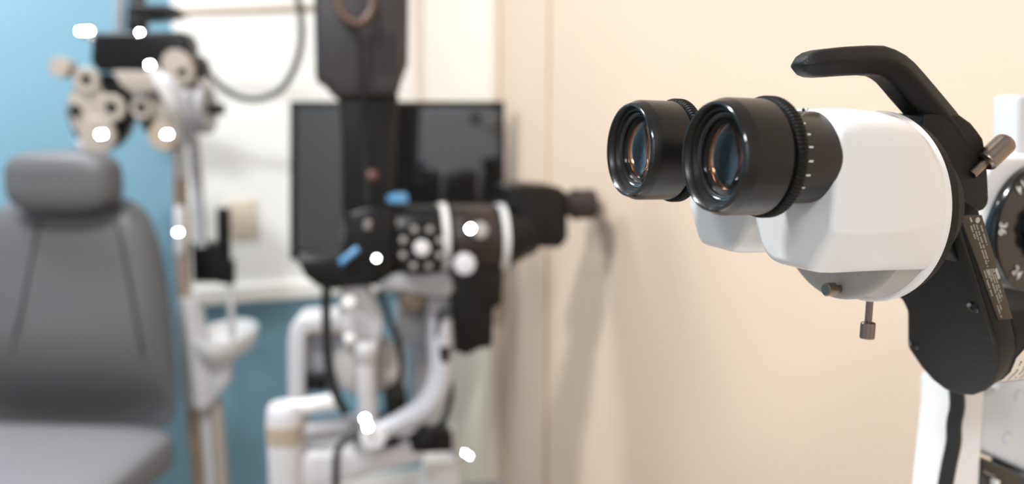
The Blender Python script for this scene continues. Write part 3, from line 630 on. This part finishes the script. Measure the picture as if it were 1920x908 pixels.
obj('side_wheel', MB().lathe(pp(378, 205, -.01), pp.e, [(0, .050), (.004, .054), (.014, .054), (.018, .050)], 48), mgrey, rh)
obj('wheel_boss', MB().cyl(pp(340, 185, -.02), pp(362, 182, -.03), .02), offwhite, rh)
obj('side_knob', MB().cyl(pp(395, 205, -.01), pp(420, 205, -.01), .0125), dblack, rh, label='small black side knob')

# ------------------------------------------------------------------ examination chair
hp_ = Plane(120, 600, 1.82, R(-4)); H = hp_.k
ce = hp_(115, 800)
ch = thing('exam_chair', 'grey upholstered examination chair with separate padded headrest at left', 'chair', Vector((ce.x, ce.y, 0)))
def pillow(P, rows, bulge, thick, m, name, pw=.55, label=None, lean=0):
    n = 40; rr = []; N = len(rows)
    for i, (y, x0, x1, bf) in enumerate(rows):
        c = P((x0+x1)/2, y, lean*(1-i/(N-1))); hw = (x1-x0)/2*P.k; ring_ = []
        for k in range(n):
            a = 2*PI*k/n; s_ = math.copysign(abs(math.cos(a))**pw, math.cos(a)); f_ = math.copysign(abs(math.sin(a))**.8, math.sin(a))
            ring_.append(c+P.e*hw*s_-P.f*((bulge*bf if f_ > 0 else thick)*f_))
        rr.append(ring_)
    return obj(name, MB().ring_loft(rr), m, ch, angle=80, subsurf=1, label=label)
BROWS = [(368, 70, 190, .2), (372, 40, 232, .5), (382, 5, 262, .7), (400, -25, 284, .8), (440, -62, 303, .88), (500, -92, 318, .95), (560, -106, 329, 1.05), (620, -112, 336, 1.12), (670, -112, 342, .95), (715, -112, 345, .4), (755, -110, 345, -.35), (825, -105, 343, -.7)]
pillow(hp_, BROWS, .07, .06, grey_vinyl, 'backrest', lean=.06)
def back_depth(x, y):
    for i in range(len(BROWS)-1):
        a, b = BROWS[i], BROWS[i+1]
        if a[0] <= y <= b[0]:
            t = (y-a[0])/(b[0]-a[0]); x0 = a[1]+(b[1]-a[1])*t; x1 = a[2]+(b[2]-a[2])*t; bf = a[3]+(b[3]-a[3])*t
            q = abs(x-(x0+x1)/2)/((x1-x0)/2); c_ = min(1, q**(1/.55)); f_ = (1-c_*c_)**.4
            return .06*(1-(i+t)/(len(BROWS)-1))-.07*bf*f_
hr = Plane(120, 340, 1.80, R(-4)); c = hr(121, 340)
obj('headrest', MB().ball(c, 105*hr.k, .055, 59*hr.k, hr.e, hr.f, Z, pw=.62, seg=48, rg=28), grey_vinyl, ch, angle=80, label='padded grey headrest roll')
obj('headrest_bracket', MB().box(hr(121, 375, .06), .09, .02, .14, hr.e, hr.f), dblack, ch, bevel=.005)
for pts in (((74, 410), (66, 450), (52, 520), (40, 580), (26, 640), (22, 690)), ((216, 410), (226, 450), (240, 520), (250, 580), (262, 640), (268, 690))):
    P_ = []
    for (xa, ya), (xb, yb) in zip(pts, pts[1:]):
        for t in (0, .5): x = xa+(xb-xa)*t; y = ya+(yb-ya)*t; P_.append(hp_(x, y, back_depth(x, y)+.0005))
    obj('seam', MB().tube(P_, .0026, 8, 3), vinyl_dk, ch)
# seat
sz_ = hp_(120, 792).z
c = hp_(117, 792)
seat = []
W = 228*H
for d, sc_, zt_ in ((.02, .97, -.006), (.0, .99, 0), (-.05, 1.0, .004), (-.2, 1.0, .0), (-.36, .98, -.004), (-.42, .95, -.012), (-.46, .90, -.035), (-.475, .86, -.07)):
    rg_ = []
    for k in range(40):
        a = 2*PI*k/40; x = math.copysign(abs(math.cos(a))**.4, math.cos(a)); z_ = math.copysign(abs(math.sin(a))**.5, math.sin(a))
        rg_.append(Vector((c.x, c.y, sz_))+hp_.e*W*sc_*x+hp_.f*(d-.0)+Z*(zt_-.06+.06*z_))
    seat.append(rg_)
obj('seat', MB().ring_loft(seat), grey_vinyl_lit, ch, angle=80, subsurf=1, label='grey seat cushion coloured lighter as lit from above')
bs = Vector((c.x, c.y, 0))-hp_.f*.2
obj('chair_pedestal', MB().lathe(bs, Z, [(0, .28), (.03, .28), (.05, .25), (.06, .09), (sz_-.14, .08), (sz_-.10, .16)], 48), silver, ch)
obj('back_support', MB().box(Vector((c.x, c.y, sz_-.02))+hp_.f*.09, .12, .03, .30, hp_.e, hp_.f), dblack, ch, bevel=.004)
# ceiling lights, including a frame for the added third lamp
for i, (p, s, e, c_) in enumerate(LAMPS):
    lt = thing('ceiling_light', 'square flush ceiling light panel', 'ceiling light', p+Z*.012, 'ceiling light panels')
    obj('frame', MB().box(p+Z*.016, s+.05, s+.05, .025, U0, V0), white_trim, lt)
